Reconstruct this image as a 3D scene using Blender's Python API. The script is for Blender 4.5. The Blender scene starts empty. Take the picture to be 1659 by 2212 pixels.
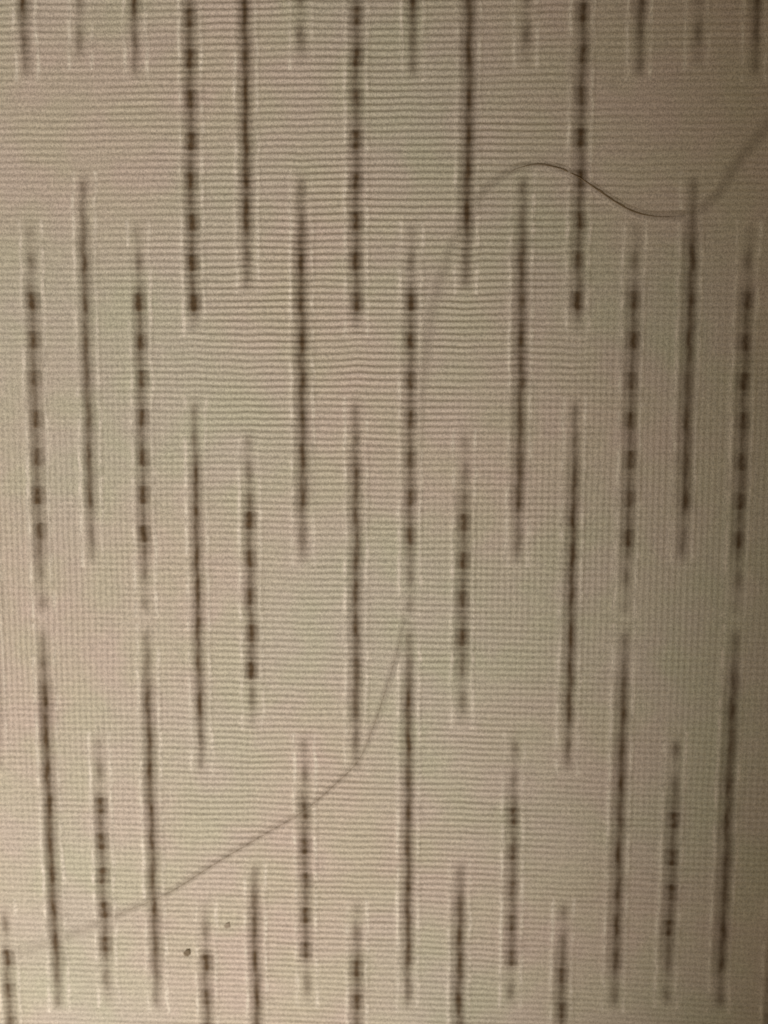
import bpy, math, random
import numpy as np
from mathutils import Matrix, Vector

random.seed(4)
scene = bpy.context.scene
COL = scene.collection
MM = 0.001

# ------------------------------------------------------------------ camera
# pose solved from the photograph's stripe columns (6 mm apart) and dash rows
ROT = (0.119459, -0.059939, -0.002417)
TR = np.array([-0.102266, -0.091243, -131.568])
CA, CB, CC = 2.2625e-4, -2.8692e-4, -1.377e-4      # gentle bow of the cloth, per mm
F_PX, CX, CY = 2212 * 1.15, 829.5, 1106.0          # pixels of a 1659 x 2212 view
ROW = 4.314                                        # mm between dash rows

def rot3(r):
    cx, sx, cy, sy, cz, sz = (math.cos(r[0]), math.sin(r[0]), math.cos(r[1]),
                              math.sin(r[1]), math.cos(r[2]), math.sin(r[2]))
    return (np.array([[1, 0, 0], [0, cx, -sx], [0, sx, cx]]) @
            np.array([[cy, 0, sy], [0, 1, 0], [-sy, 0, cy]]) @
            np.array([[cz, -sz, 0], [sz, cz, 0], [0, 0, 1]]))
RM = rot3(ROT)
cam_d = bpy.data.cameras.new('camera')
cam = bpy.data.objects.new('camera', cam_d)
COL.objects.link(cam)
loc = -RM.T @ TR * MM
m4 = Matrix([[*map(float, RM.T[i]), float(loc[i])] for i in range(3)] + [[0, 0, 0, 1]])
cam.matrix_world = m4
cam_d.sensor_fit = 'VERTICAL'
cam_d.sensor_height = 24.0
cam_d.lens = 24.0 * 1.15
cam_d.clip_start = 0.005
cam_d.clip_end = 20.0
cam_d.dof.use_dof = True
cam_d.dof.focus_distance = 0.1195
cam_d.dof.aperture_fstop = 24.0
scene.camera = cam
scene.render.resolution_x, scene.render.resolution_y = 768, 1024

# ------------------------------------------------------------------ light
world = bpy.data.worlds.new('World')
scene.world = world
world.use_nodes = True
bg = world.node_tree.nodes['Background']
bg.inputs['Color'].default_value = (1.0, 0.76, 0.47, 1)
bg.inputs['Strength'].default_value = 0.152

lamp_d = bpy.data.lights.new('table_lamp_light', 'SPOT')
lamp_d.color = (1.0, 0.915, 0.86)
lamp_d.energy = 3.5
lamp_d.shadow_soft_size = 0.020
lamp_d.spot_size = 2 * 0.566
lamp_d.spot_blend = 0.48
lamp = bpy.data.objects.new('table_lamp_light', lamp_d)
COL.objects.link(lamp)
lamp.location = (-0.112, -0.200, 0.250)
lamp.rotation_euler = (Vector((-0.128, -0.060, 0)) - lamp.location).to_track_quat('-Z', 'Y').to_euler()

vs = scene.view_settings
vs.view_transform = 'Standard'
vs.look = 'None'
vs.exposure = 0.0
vs.gamma = 1.0
vs.use_curve_mapping = False

# ------------------------------------------------------------------ photo pixel <-> cloth
def project(u, v):
    P = np.stack([u, v, CA * u * u + CB * v * v + CC * u * v])
    Q = np.tensordot(RM, P, 1) + TR.reshape((3,) + (1,) * (P.ndim - 1))
    return CX + F_PX * Q[0] / -Q[2], CY - F_PX * Q[1] / -Q[2]

def to_cloth(x, y):
    x, y = np.atleast_1d(np.asarray(x, float)), np.atleast_1d(np.asarray(y, float))
    u, v = (x - CX) * .05, (CY - y) * .05
    for _ in range(12):
        px, py = project(u, v)
        u = u + (x - px) * .05
        v = v - (y - py) * .05
    return u, v

def row_v(col, y):
    """v on stripe column col where the photo row is y"""
    u = np.array([(col - 6.5) * 6.0])
    v = np.array([(CY - y) * .05])
    for _ in range(12):
        _, py = project(u, v)
        v = v - (y - py) * .05
    return float(v[0])

# ------------------------------------------------------------------ noise
def vnoise(u, v, su, sv, seed):
    r = np.random.RandomState(seed)
    t = r.rand(256, 256) * 2 - 1
    a, b = u / su + 128, v / sv + 128
    i, j = np.floor(a).astype(int), np.floor(b).astype(int)
    f, g = a - i, b - j
    f, g = f * f * (3 - 2 * f), g * g * (3 - 2 * g)
    T = lambda p, q: t[p % 256, q % 256]
    return ((T(i, j) * (1 - f) + T(i + 1, j) * f) * (1 - g) +
            (T(i, j + 1) * (1 - f) + T(i + 1, j + 1) * f) * g)

def sstep(a, b, x):
    t = np.clip((x - a) / (b - a), 0, 1)
    return t * t * (3 - 2 * t)

# ------------------------------------------------------------------ stripe layout
# (dashed?, faint start, full start, full end, faint end) in photo rows, by column kind
KIND = {
    'P': [(0, -760, -640, 25, 160), (1, 490, 625, 1200, 1320), (0, 1362, 1478, 2085, 2175), (1, 2330, 2420, 2700, 2800)],
    'Q': [(1, -520, -400, -60, 135), (0, 385, 512, 1092, 1210), (1, 1595, 1722, 2065, 2165), (0, 2310, 2400, 2700, 2800)],
    'A': [(1, -420, -300, 672, 712), (0, 872, 1000, 1550, 1660), (1, 1955, 2062, 2500, 2600)],
    'B': [(0, -320, -200, 500, 622), (1, 942, 1072, 1450, 1562), (0, 1868, 1955, 2450, 2550)],
}
SEQ = {-4: 'P', -3: 'Q', -2: 'P', -1: 'A', 0: 'P', 1: 'Q', 2: 'P', 3: 'A', 4: 'B', 5: 'Q', 6: 'A', 7: 'P',
       8: 'B', 9: 'Q', 10: 'A', 11: 'P', 12: 'Q', 13: 'P', 14: 'A', 15: 'B', 16: 'Q', 17: 'P'}
# how strongly a stripe shows (dye taken up), by (column, run index)
PHASE = {'P': 0.0, 'Q': 0.5, 'A': 0.0, 'B': 0.36}
U0, U1, V0, V1 = -56.0, 56.0, -76.0, 72.0
stripes = []
for c, kd in SEQ.items():
    for n, (dashed, a, b, d, e) in enumerate(KIND[kd]):
        va, vb, vd, ve = (row_v(c, y) for y in (a, b, d, e))
        if va < V0 + 2 or ve > V1 - 2:
            continue
        stripes.append(dict(c=c, u=(c - 6.5) * 6.0, dashed=dashed, kind=kd, n=n,
                            va=min(va, V1 - 1.5), vb=min(vb, V1 - 2), vd=max(vd, V0 + 2), ve=max(ve, V0 + 1.5)))

# ------------------------------------------------------------------ the hair, traced in the photo
HAIR_PX = [(-60, 2085), (60, 2052), (173, 2012), (280, 1965), (360, 1930), (460, 1868), (560, 1808), (660, 1748), (728, 1690), (772, 1645),
           (806, 1570), (836, 1480), (862, 1390), (880, 1290), (890, 1150), (897, 960), (915, 790), (950, 600),
           (1000, 480), (1060, 400), (1120, 364), (1160, 357), (1205, 364), (1250, 384), (1290, 411), (1330, 438),
           (1370, 459), (1410, 468), (1450, 469), (1500, 460), (1545, 425), (1590, 355), (1630, 305), (1690, 235), (1780, 130)]
# height of the ridge the hair raises, and visibility of the hair, at each traced point
HAIR_R = [-.1, -.1, -.2, -.4, -.9, -1., -1., -1., -.9, -.3, .6, .8, .8, .7, .4, .25, .35, .5, .5, .6, .8, .8, .8, .7, .7, .7, .7, .8, .9, .9, .9, 1., 1., .9, .7]
HAIR_W = [0, 0, 0, .3, .35, .4, .4, .4, .4, .4, .35, .3, .3, .0, .0, .0, .0, .0, .0, .0, .35, .7, 1., 1.15, 1.2, 1.2, 1.0, .6, .3, .0, .0, .0, .0, .0, .0]
hp = np.array(HAIR_PX, float)
hu, hv = to_cloth(hp[:, 0], hp[:, 1])
tt = np.concatenate([[0], np.cumsum(np.hypot(np.diff(hu), np.diff(hv)))])
def catmull(vals, s):
    vals = np.asarray(vals, float)
    k = np.clip(np.searchsorted(tt, s) - 1, 0, len(tt) - 2)
    f = (s - tt[k]) / (tt[k + 1] - tt[k])
    g = np.gradient(vals, tt)
    h = tt[k + 1] - tt[k]
    return ((2*f**3 - 3*f**2 + 1) * vals[k] + (f**3 - 2*f**2 + f) * h * g[k] +
            (-2*f**3 + 3*f**2) * vals[k + 1] + (f**3 - f**2) * h * g[k + 1])
hs = np.linspace(0, tt[-1], 900)
HU, HV = catmull(hu, hs), catmull(hv, hs)
HR, HW = np.interp(hs, tt, HAIR_R), np.interp(hs, tt, HAIR_W)

# ------------------------------------------------------------------ cloth relief (mm)
RIB_V = ROW / 6.0      # pitch of the cross ribs
RIB_U = 6.0 / 9.0      # pitch of the lengthwise ribs
def bump2(px, py, x, y, sx, sy):
    return np.exp(-((px - x) / sx) ** 2 - ((py - y) / sy) ** 2)

def relief(u, v):
    px, py = project(u, v)
    # where cross ribs / lengthwise ribs stand out in this cloth
    wh = .54 + .48 * bump2(px, py, 780, 600, 420, 520) + .45 * bump2(px, py, 760, 1850, 480, 420) \
         - .42 * bump2(px, py, 60, 1150, 320, 460) - .44 * bump2(px, py, 1500, 1100, 330, 620) \
         - .24 * bump2(px, py, 120, 420, 300, 420) - .15 * bump2(px, py, 1500, 200, 300, 300) - .2 * bump2(px, py, 760, 1130, 300, 180)
    wv = .03 + .95 * bump2(px, py, 40, 1270, 220, 380) + .70 * bump2(px, py, 1480, 1080, 280, 420) \
         + .35 * bump2(px, py, 1100, 1180, 170, 300) + .30 * bump2(px, py, 330, 1050, 150, 350) \
         + .25 * bump2(px, py, 150, 1700, 300, 250) + .30 * bump2(px, py, 1560, 1750, 260, 420)
    wh = np.clip(wh + .18 * vnoise(u, v, 5.5, 3.2, 11), .08, 1.3)
    wv = np.clip(wv + .10 * vnoise(u, v, 2.6, 8, 12), .03, 1.2)
    # ribs wander a little and are drawn in beside the stripes
    dv = .10 * vnoise(u, v, 9, 6, 3) + .05 * vnoise(u, v, 2.2, 1.6, 4)
    uc = (u / 6.0 + 6.5)
    off = (uc - np.round(uc)) * 6.0
    dv = dv + .13 * np.exp(-(off / 1.2) ** 2) * vnoise(np.round(uc) * 7.3, v, 1, 9, 5)
    du = .10 * vnoise(u, v, 4, 11, 6) + .03 * vnoise(u, v, 1.5, 5, 7)
    sl = np.sin(2 * np.pi * (v + dv) / RIB_V)
    sw = 2 * (.5 + .5 * np.sin(2 * np.pi * (u + du) / RIB_U)) ** 1.5 - .85
    thick = 1 + .30 * vnoise(u, v, 3.5, RIB_V * .5, 8)
    h = .100 * wh * thick * sl * (1 + .13 * sw) + .105 * wv * sw * (1 + .2 * sl)
    h = h + .012 * np.sin(2 * np.pi * (u + du) / RIB_U + np.pi * np.floor((v + dv) / RIB_V)) * (1 - .5 * wh)
    h = h + .035 * vnoise(u, v, 1.1, .5, 9) * .4 + .25 * vnoise(u, v, 14, 18, 10) * .5
    # the cloth lifts in a soft lip on both sides of every stripe
    for s in stripes:
        m = np.abs(u - s['u']) < 3.0
        if not m.any():
            continue
        d = np.abs(u[m] - s['u'])
        along = sstep(s['ve'] - .6, s['vd'] + .6, v[m]) * (1 - sstep(s['vb'] - .6, s['va'] + .6, v[m]))
        lip = .120 * np.exp(-((d - 1.15) / .28) ** 2) - .055 * np.exp(-(d / .8) ** 2)
        h[m] += along * lip
    return h

def hair_ridge(ug, vg, H):
    """raise the gridded cloth a little along the hair"""
    du, dv = ug[1] - ug[0], vg[1] - vg[0]
    best = np.full(H.shape, 9.0)
    add = np.zeros(H.shape)
    for k in range(len(HU)):
        a, b = int((HU[k] - ug[0]) / du), int((HV[k] - vg[0]) / dv)
        ra, rb = int(2.6 / du), int(2.6 / dv)
        a0, a1, b0, b1 = max(a - ra, 0), min(a + ra, len(ug)), max(b - rb, 0), min(b + rb, len(vg))
        if a0 >= a1 or b0 >= b1:
            continue
        U, V = np.meshgrid(ug[a0:a1], vg[b0:b1], indexing='ij')
        dx, dy = U - HU[k], V - HV[k]
        d = np.hypot(dx, dy)
        prof = np.exp(-(d / .45) ** 2)
        sub = best[a0:a1, b0:b1]
        m = d < sub
        sub[m] = d[m]
        add[a0:a1, b0:b1][m] = (.11 * abs(HR[k]) * prof)[m]
    return H + add

def base_z(u, v):
    return CA * u * u + CB * v * v + CC * u * v

STEP_U, STEP_V = .150, .136
UG, VG = np.arange(U0, U1, STEP_U), np.arange(V0, V1, STEP_V)
GU, GV = np.meshgrid(UG, VG, indexing='ij')
GH = relief(GU.ravel(), GV.ravel()).reshape(GU.shape)
GH = hair_ridge(UG, VG, GH)
GZ = base_z(GU, GV) + GH

def cloth_z(u, v):
    a = np.clip((u - UG[0]) / STEP_U, 0, len(UG) - 1.001)
    b = np.clip((v - VG[0]) / STEP_V, 0, len(VG) - 1.001)
    i, j = a.astype(int), b.astype(int)
    f, g = a - i, b - j
    return ((GZ[i, j] * (1 - f) + GZ[i + 1, j] * f) * (1 - g) +
            (GZ[i, j + 1] * (1 - f) + GZ[i + 1, j + 1] * f) * g)

# ------------------------------------------------------------------ mesh helpers
def grid_mesh(name, U, V, Z, dye=None, pale=None):
    nu, nv = U.shape
    me = bpy.data.meshes.new(name)
    co = np.stack([U, V, Z], -1).reshape(-1, 3) * MM
    idx = np.arange(nu * nv).reshape(nu, nv)
    q = np.stack([idx[:-1, :-1], idx[1:, :-1], idx[1:, 1:], idx[:-1, 1:]], -1).reshape(-1, 4)
    me.vertices.add(len(co)); me.vertices.foreach_set('co', co.ravel())
    me.loops.add(q.size); me.loops.foreach_set('vertex_index', q.ravel().astype(np.int32))
    me.polygons.add(len(q)); me.polygons.foreach_set('loop_start', np.arange(0, q.size, 4, dtype=np.int32))
    me.polygons.foreach_set('use_smooth', np.ones(len(q), bool))
    if dye is not None:
        at = me.attributes.new('dye', 'FLOAT', 'POINT')
        at.data.foreach_set('value', dye.ravel().astype(np.float32))
    if pale is not None:
        at = me.attributes.new('pale', 'FLOAT', 'POINT')
        at.data.foreach_set('value', pale.ravel().astype(np.float32))
    me.update(calc_edges=True); me.validate()
    return me

def link(name, me, mat, parent=None):
    o = bpy.data.objects.new(name, me)
    COL.objects.link(o)
    if mat: me.materials.append(mat)
    if parent: o.parent = parent
    return o

# ------------------------------------------------------------------ materials
def cloth_material(name, dyed):
    m = bpy.data.materials.new(name); m.use_nodes = True
    nt = m.node_tree; N = nt.nodes; L = nt.links
    b = N['Principled BSDF']
    b.inputs['Roughness'].default_value = .78
    b.inputs['Specular IOR Level'].default_value = .25
    b.inputs['Sheen Weight'].default_value = .12
    tc = N.new('ShaderNodeNewGeometry')
    def noise(scale, detail=2.0, rough=.5, stretch=None):
        n = N.new('ShaderNodeTexNoise')
        n.inputs['Scale'].default_value = scale
        n.inputs['Detail'].default_value = detail
        n.inputs['Roughness'].default_value = rough
        if stretch:
            mp = N.new('ShaderNodeMapping'); mp.inputs['Scale'].default_value = stretch
            L.new(tc.outputs['Position'], mp.inputs['Vector']); L.new(mp.outputs[0], n.inputs['Vector'])
        else:
            L.new(tc.outputs['Position'], n.inputs['Vector'])
        return n
    def mix(kind, fac, a, bb):
        x = N.new('ShaderNodeMix'); x.data_type = 'RGBA'; x.blend_type = kind
        for s, val in ((x.inputs[0], fac), (x.inputs[6], a), (x.inputs[7], bb)):
            if hasattr(val, 'links') or hasattr(val, 'is_linked'): L.new(val, s)
            else: s.default_value = val
        return x.outputs[2]
    # undyed yarn: slow drift between a pinker and a yellower beige
    big = noise(150, 2.0)
    rp = N.new('ShaderNodeMapRange'); rp.inputs[1].default_value = .36; rp.inputs[2].default_value = .64
    L.new(big.outputs['Fac'], rp.inputs[0])
    huge = noise(34, 1.0)
    rh = N.new('ShaderNodeMapRange'); rh.inputs[1].default_value = .38; rh.inputs[2].default_value = .62
    L.new(huge.outputs['Fac'], rh.inputs[0])
    ca = mix('MIX', rh.outputs[0], (.645, .553, .470, 1), (.612, .562, .468, 1))
    cb = mix('MIX', rh.outputs[0], (.616, .562, .442, 1), (.585, .570, .438, 1))
    col = mix('MIX', rp.outputs[0], ca, cb)
    if dyed:
        ap = N.new('ShaderNodeAttribute'); ap.attribute_name = 'pale'
        col = mix('MIX', ap.outputs['Fac'], col, (.86, .80, .68, 1))
        at = N.new('ShaderNodeAttribute'); at.attribute_name = 'dye'
        cl = N.new('ShaderNodeClamp'); L.new(at.outputs['Fac'], cl.inputs[0])
        col = mix('MIX', cl.outputs[0], col, (.112, .072, .034, 1))
    fib = noise(7600, 2.0, .6, (1, .7, 1))
    fr = N.new('ShaderNodeMapRange'); fr.inputs[1].default_value = .3; fr.inputs[2].default_value = .7
    fr.inputs[3].default_value = .66; fr.inputs[4].default_value = 1.32
    L.new(fib.outputs['Fac'], fr.inputs[0])
    cmb = N.new('ShaderNodeCombineColor')
    for k in range(3): L.new(fr.outputs[0], cmb.inputs[k])
    col = mix('MULTIPLY', 1.0, col, cmb.outputs[0])
    L.new(col, b.inputs['Base Color'])
    fb = noise(4200, 2.0, .6, (1, .6, 1))
    bp = N.new('ShaderNodeBump'); bp.inputs['Strength'].default_value = .35; bp.inputs['Distance'].default_value = .00006
    L.new(fb.outputs['Fac'], bp.inputs['Height']); L.new(bp.outputs[0], b.inputs['Normal'])
    return m

def plain_material(name, col, rough=.6, spec=.3):
    m = bpy.data.materials.new(name); m.use_nodes = True
    nt = m.node_tree; b = nt.nodes['Principled BSDF']
    n = nt.nodes.new('ShaderNodeTexNoise'); n.inputs['Scale'].default_value = 900
    g = nt.nodes.new('ShaderNodeNewGeometry'); nt.links.new(g.outputs['Position'], n.inputs['Vector'])
    r = nt.nodes.new('ShaderNodeMix'); r.data_type = 'RGBA'
    r.inputs[6].default_value = tuple(c * .75 for c in col) + (1,)
    r.inputs[7].default_value = tuple(min(1, c * 1.25) for c in col) + (1,)
    nt.links.new(n.outputs['Fac'], r.inputs[0]); nt.links.new(r.outputs[2], b.inputs['Base Color'])
    b.inputs['Roughness'].default_value = rough
    b.inputs['Specular IOR Level'].default_value = spec
    return m

M_CLOTH = cloth_material('beige_ribbed_cotton', False)
M_YARN = cloth_material('brown_dyed_yarn', True)
M_LINING = plain_material('lining_cotton', (.50, .44, .36), .9)
M_HAIR = plain_material('brown_hair', (.25, .175, .09), .5, .3)
M_LINT = plain_material('brown_lint', (.25, .20, .135), .95)
M_LINT_PALE = plain_material('pale_brown_lint', (.40, .335, .255), .95)

# ------------------------------------------------------------------ the cloth
fabric = bpy.data.objects.new('woven_fabric', None)
fabric.empty_display_size = .02
COL.objects.link(fabric)
fabric['label'] = 'beige ribbed woven cloth with staggered dark brown vertical stripes and dashes'
fabric['category'] = 'fabric'
link('weave', grid_mesh('weave', GU, GV, GZ), M_CLOTH, fabric)

# lining under the weave, closed slab
lu, lv = np.meshgrid(np.linspace(U0, U1, 60), np.linspace(V0, V1, 80), indexing='ij')
top = base_z(lu, lv) - .55
def slab(name, U, V, Z, t):
    nu, nv = U.shape
    n = nu * nv
    co = [(U.ravel()[k] * MM, V.ravel()[k] * MM, Z.ravel()[k] * MM) for k in range(n)]
    co += [(x, y, z - t * MM) for x, y, z in co]
    fs = []
    I = lambda i, j: i * nv + j
    for i in range(nu - 1):
        for j in range(nv - 1):
            fs.append((I(i, j), I(i + 1, j), I(i + 1, j + 1), I(i, j + 1)))
            fs.append((n + I(i, j), n + I(i, j + 1), n + I(i + 1, j + 1), n + I(i + 1, j)))
    rim = [I(i, 0) for i in range(nu)] + [I(nu - 1, j) for j in range(1, nv)] + \
          [I(i, nv - 1) for i in range(nu - 2, -1, -1)] + [I(0, j) for j in range(nv - 2, 0, -1)]
    for a, b in zip(rim, rim[1:] + rim[:1]):
        fs.append((b, a, n + a, n + b))
    me = bpy.data.meshes.new(name); me.from_pydata(co, [], fs); me.update()
    return me
link('lining', slab('lining', lu, lv, top, .5), M_LINING, fabric)

# ------------------------------------------------------------------ stripes: floats of dyed yarn on the weave
def patch(name, u0, va, vb, half, dye_fn, lift, nu=19, dvs=.125, edge=1.1):
    nv = max(6, int((va - vb) / dvs))
    U, V = np.meshgrid(np.linspace(-half, half, nu), np.linspace(vb, va, nv), indexing='ij')
    wob = .09 * vnoise(np.full(V.shape, u0), V, 1, 2.1, 21) + .03 * vnoise(np.full(V.shape, u0), V, 1, .7, 22)
    UU = u0 + U + wob
    dye, rise = dye_fn(U, V)
    e = np.minimum(1 - np.abs(U) / half, 1)
    ends = np.minimum(V - vb, va - V) / .35
    k = np.clip(np.minimum(e * 4, ends), 0, 1)
    Z = cloth_z(UU, V) + (lift * rise * np.exp(-(U / .75) ** 2) + .010) * k - .09 * (1 - k)
    # bright fringe on both edges of every stripe: highlights painted as paler colour
    pw = np.exp(-((np.abs(U) - 1.22) / .20) ** 2) * np.clip(.42 + .75 * vnoise(U * 3 + u0, V, .8, 1.1, 31) + .25 * vnoise(np.sign(U) * 9 + u0, V, 1, 6, 32), 0, 1) * edge
    return grid_mesh(name, UU, V, Z, np.clip(dye, 0, 1) * k, np.clip(pw, 0, 1) * k)

for s in stripes:
    r = random.Random(s['c'] * 31 + s['n'])
    side = (s['u'] - 3) / 45.0                       # core of the yarn leans outward
    strength = r.uniform(.88, 1.0)
    wide = r.uniform(.85, 1.1)
    def dye_stripe(U, V, s=s, side=side, strength=strength, wide=wide):
        full = sstep(s['vd'] - 1.8, s['vd'] + .5, V) * (1 - sstep(s['vb'] - .5, s['vb'] + 1.8, V))
        tail = sstep(s['ve'] - .9, s['ve'] + 1.2, V) * (1 - sstep(s['va'] - 1.2, s['va'] + .9, V))
        ph = (V / ROW - 12.4 + PHASE[s['kind']] + (0 if s['dashed'] else .5)) * 2 * np.pi
        mod = np.cos(ph)
        hw = (.58 + .34 * full) * wide
        halo = 1 - sstep(hw * .62, hw * 1.35, np.abs(U))
        core = np.exp(-((U - .20 * side) / ((.46 if s['dashed'] else .45) * wide)) ** 2)
        if s['dashed']:
            d = full * (.27 * halo + .46 * core) + (tail - full).clip(0) * (.46 + .22 * mod) * (.35 * halo + .65 * core)
        else:
            d = full * (.28 * halo + (.66 + .09 * mod) * core) + (tail - full).clip(0) * (.62 + .10 * mod) * (.35 * halo + .65 * core)
        d = d * strength * (1 + .16 * vnoise(U * 1.5 + s['u'], V, .5, .9, 23))
        return d, .8 + .5 * full
    o = link('stripe', patch('stripe', s['u'], s['va'] + 1.1, s['ve'] - 1.1, 2.05, dye_stripe, .05, nu=27), M_YARN, fabric)
    if not s['dashed']:
        continue
    # each dash is a float of its own
    k0 = -PHASE[s['kind']]
    for k in range(-8, 45):
        vc = (12.4 - (k - (1 if k0 else 0) + (1 + k0 if k0 else 0))) * ROW
        if vc > s['vb'] + .2 or vc < s['vd'] - .2:
            continue
        st = strength * r.uniform(.8, 1.15)
        dl, ds = r.uniform(-.18, .18), r.uniform(-.16, .16)
        def dye_dash(U, V, vc=vc, side=side, st=st, wide=wide, strength=strength, dl=dl, ds=ds):
            hw = .95 * wide
            halo = 1 - sstep(hw * .70, hw * 1.25, np.abs(U))
            core = np.exp(-((U - .16 * side) / (.45 * wide)) ** 2)
            along = 1 - sstep(.55 + dl, 1.35, np.abs(V - vc - ds))
            pair = .05 + .20 * (sstep(22, 32, -V) + .6 * sstep(20, 34, V))
            dots = 1 - pair + pair * np.cos((V - vc) / RIB_V * np.pi + np.pi)
            base = (.27 * halo + .46 * core) * strength
            d = base + along * dots * st * (.24 * halo + .13 * core)
            return d * (1 + .12 * vnoise(U * 2 + vc, V, .5, .5, 24)), .7 + .6 * along
        link('dash', patch('dash', s['u'], vc + 1.45, vc - 1.45, 1.15, dye_dash, .085, nu=15, dvs=.14, edge=0), M_YARN, o)

# ------------------------------------------------------------------ the hair
n = len(HU)
hz = np.array([cloth_z(np.array([HU[k]]), np.array([HV[k]]))[0] for k in range(n)])
ker = np.ones(15) / 15
hz = np.convolve(np.pad(hz, 7, mode='edge'), ker, 'valid')
rad = .040 * np.maximum(HW, .3)
co, fs = [], []
tu, tv = np.gradient(HU), np.gradient(HV)
ln = np.hypot(tu, tv)
zc = hz + np.where(HW > 0, .24 * np.clip(HW, 0, .5) - .34 * (1 - sstep(.0, .35, HW)), -.34)   # runs under the weave at both ends
SEG = 8
for k in range(n):
    nu_, nv_ = -tv[k] / ln[k], tu[k] / ln[k]
    for q in range(SEG):
        a = 2 * math.pi * q / SEG
        co.append(((HU[k] + nu_ * rad[k] * math.cos(a)) * MM, (HV[k] + nv_ * rad[k] * math.cos(a)) * MM,
                   (zc[k] + rad[k] * math.sin(a)) * MM))
for k in range(n - 1):
    for q in range(SEG):
        fs.append((k * SEG + q, (k + 1) * SEG + q, (k + 1) * SEG + (q + 1) % SEG, k * SEG + (q + 1) % SEG))
fs.append(tuple(range(SEG))); fs.append(tuple((n - 1) * SEG + q for q in reversed(range(SEG))))
me = bpy.data.meshes.new('hair_strand'); me.from_pydata(co, [], fs); me.update()
for p in me.polygons: p.use_smooth = True
hair = bpy.data.objects.new('hair_strand', None)
hair.empty_display_size = .01
hair.location = (float(HU[0]) * MM, float(HV[0]) * MM, float(hz[0]) * MM)
COL.objects.link(hair)
hair['label'] = 'long thin curly brown hair lying in waves across the beige cloth'
hair['category'] = 'hair'
me.name = 'exposed_length'
ob = link('exposed_length', me, M_HAIR, hair)
ob.matrix_parent_inverse = Matrix.Translation(-hair.location)
# soft shadow of the hair showing through the weave, painted as a brown band
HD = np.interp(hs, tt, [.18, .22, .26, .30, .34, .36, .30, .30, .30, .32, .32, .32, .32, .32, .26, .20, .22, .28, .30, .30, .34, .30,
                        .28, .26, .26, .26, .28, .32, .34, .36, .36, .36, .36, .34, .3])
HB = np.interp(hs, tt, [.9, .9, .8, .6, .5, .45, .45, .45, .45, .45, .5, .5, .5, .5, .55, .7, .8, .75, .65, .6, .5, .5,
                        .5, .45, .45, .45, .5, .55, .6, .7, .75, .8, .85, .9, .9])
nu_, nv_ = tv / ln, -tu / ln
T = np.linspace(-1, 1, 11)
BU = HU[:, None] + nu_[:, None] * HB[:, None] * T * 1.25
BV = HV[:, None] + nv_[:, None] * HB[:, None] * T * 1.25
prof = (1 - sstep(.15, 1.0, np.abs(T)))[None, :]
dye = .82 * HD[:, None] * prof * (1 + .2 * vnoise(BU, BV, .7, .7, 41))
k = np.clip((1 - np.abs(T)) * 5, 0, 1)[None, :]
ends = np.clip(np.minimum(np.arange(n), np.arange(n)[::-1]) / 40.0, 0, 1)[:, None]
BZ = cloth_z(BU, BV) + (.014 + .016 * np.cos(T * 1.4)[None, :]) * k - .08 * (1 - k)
band = grid_mesh('hair_shade_band', BU, BV, BZ, dye * k * ends, np.zeros(BU.shape))
bo = link('hair_shade_band', band, M_YARN, hair)
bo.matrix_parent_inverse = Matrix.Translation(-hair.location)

# ------------------------------------------------------------------ lint
def lint(x, y, size, label, seed, mat, thin=1.0):
    import bmesh
    r = random.Random(seed)
    u, v = to_cloth(x, y)
    z = float(cloth_z(u, v)[0])
    bm = bmesh.new()
    for q in range(5):
        ang, d = r.uniform(0, 6.28), r.uniform(0, .55) * size
        m = Matrix.Translation((d * math.cos(ang) * MM, d * math.sin(ang) * MM, size * .12 * thin * MM)) @ \
            Matrix.Rotation(r.uniform(0, 3.14), 4, 'Z') @ \
            Matrix.Diagonal((size * r.uniform(.35, .6) * MM, size * r.uniform(.25, .42) * MM, size * .28 * thin * MM, 1))
        g = bmesh.ops.create_icosphere(bm, subdivisions=2, radius=1.0, matrix=m)
        for vv in g['verts']:
            vv.co += Vector((r.uniform(-1, 1), r.uniform(-1, 1), r.uniform(-.5, .5))) * size * .06 * MM
    me = bpy.data.meshes.new('lint_speck'); bm.to_mesh(me); bm.free()
    o = link('lint_speck', me, mat)
    o.location = (float(u[0]) * MM, float(v[0]) * MM, z * MM)
    o['label'] = label; o['category'] = 'lint'; o['group'] = 'lint specks on the cloth'
lint(405, 2058, .58, 'small dark lint speck on the cloth in the lower left', 5, M_LINT, .5)
lint(491, 2001, .50, 'smaller fainter lint speck to the upper right of the dark one', 8, M_LINT_PALE, .35)
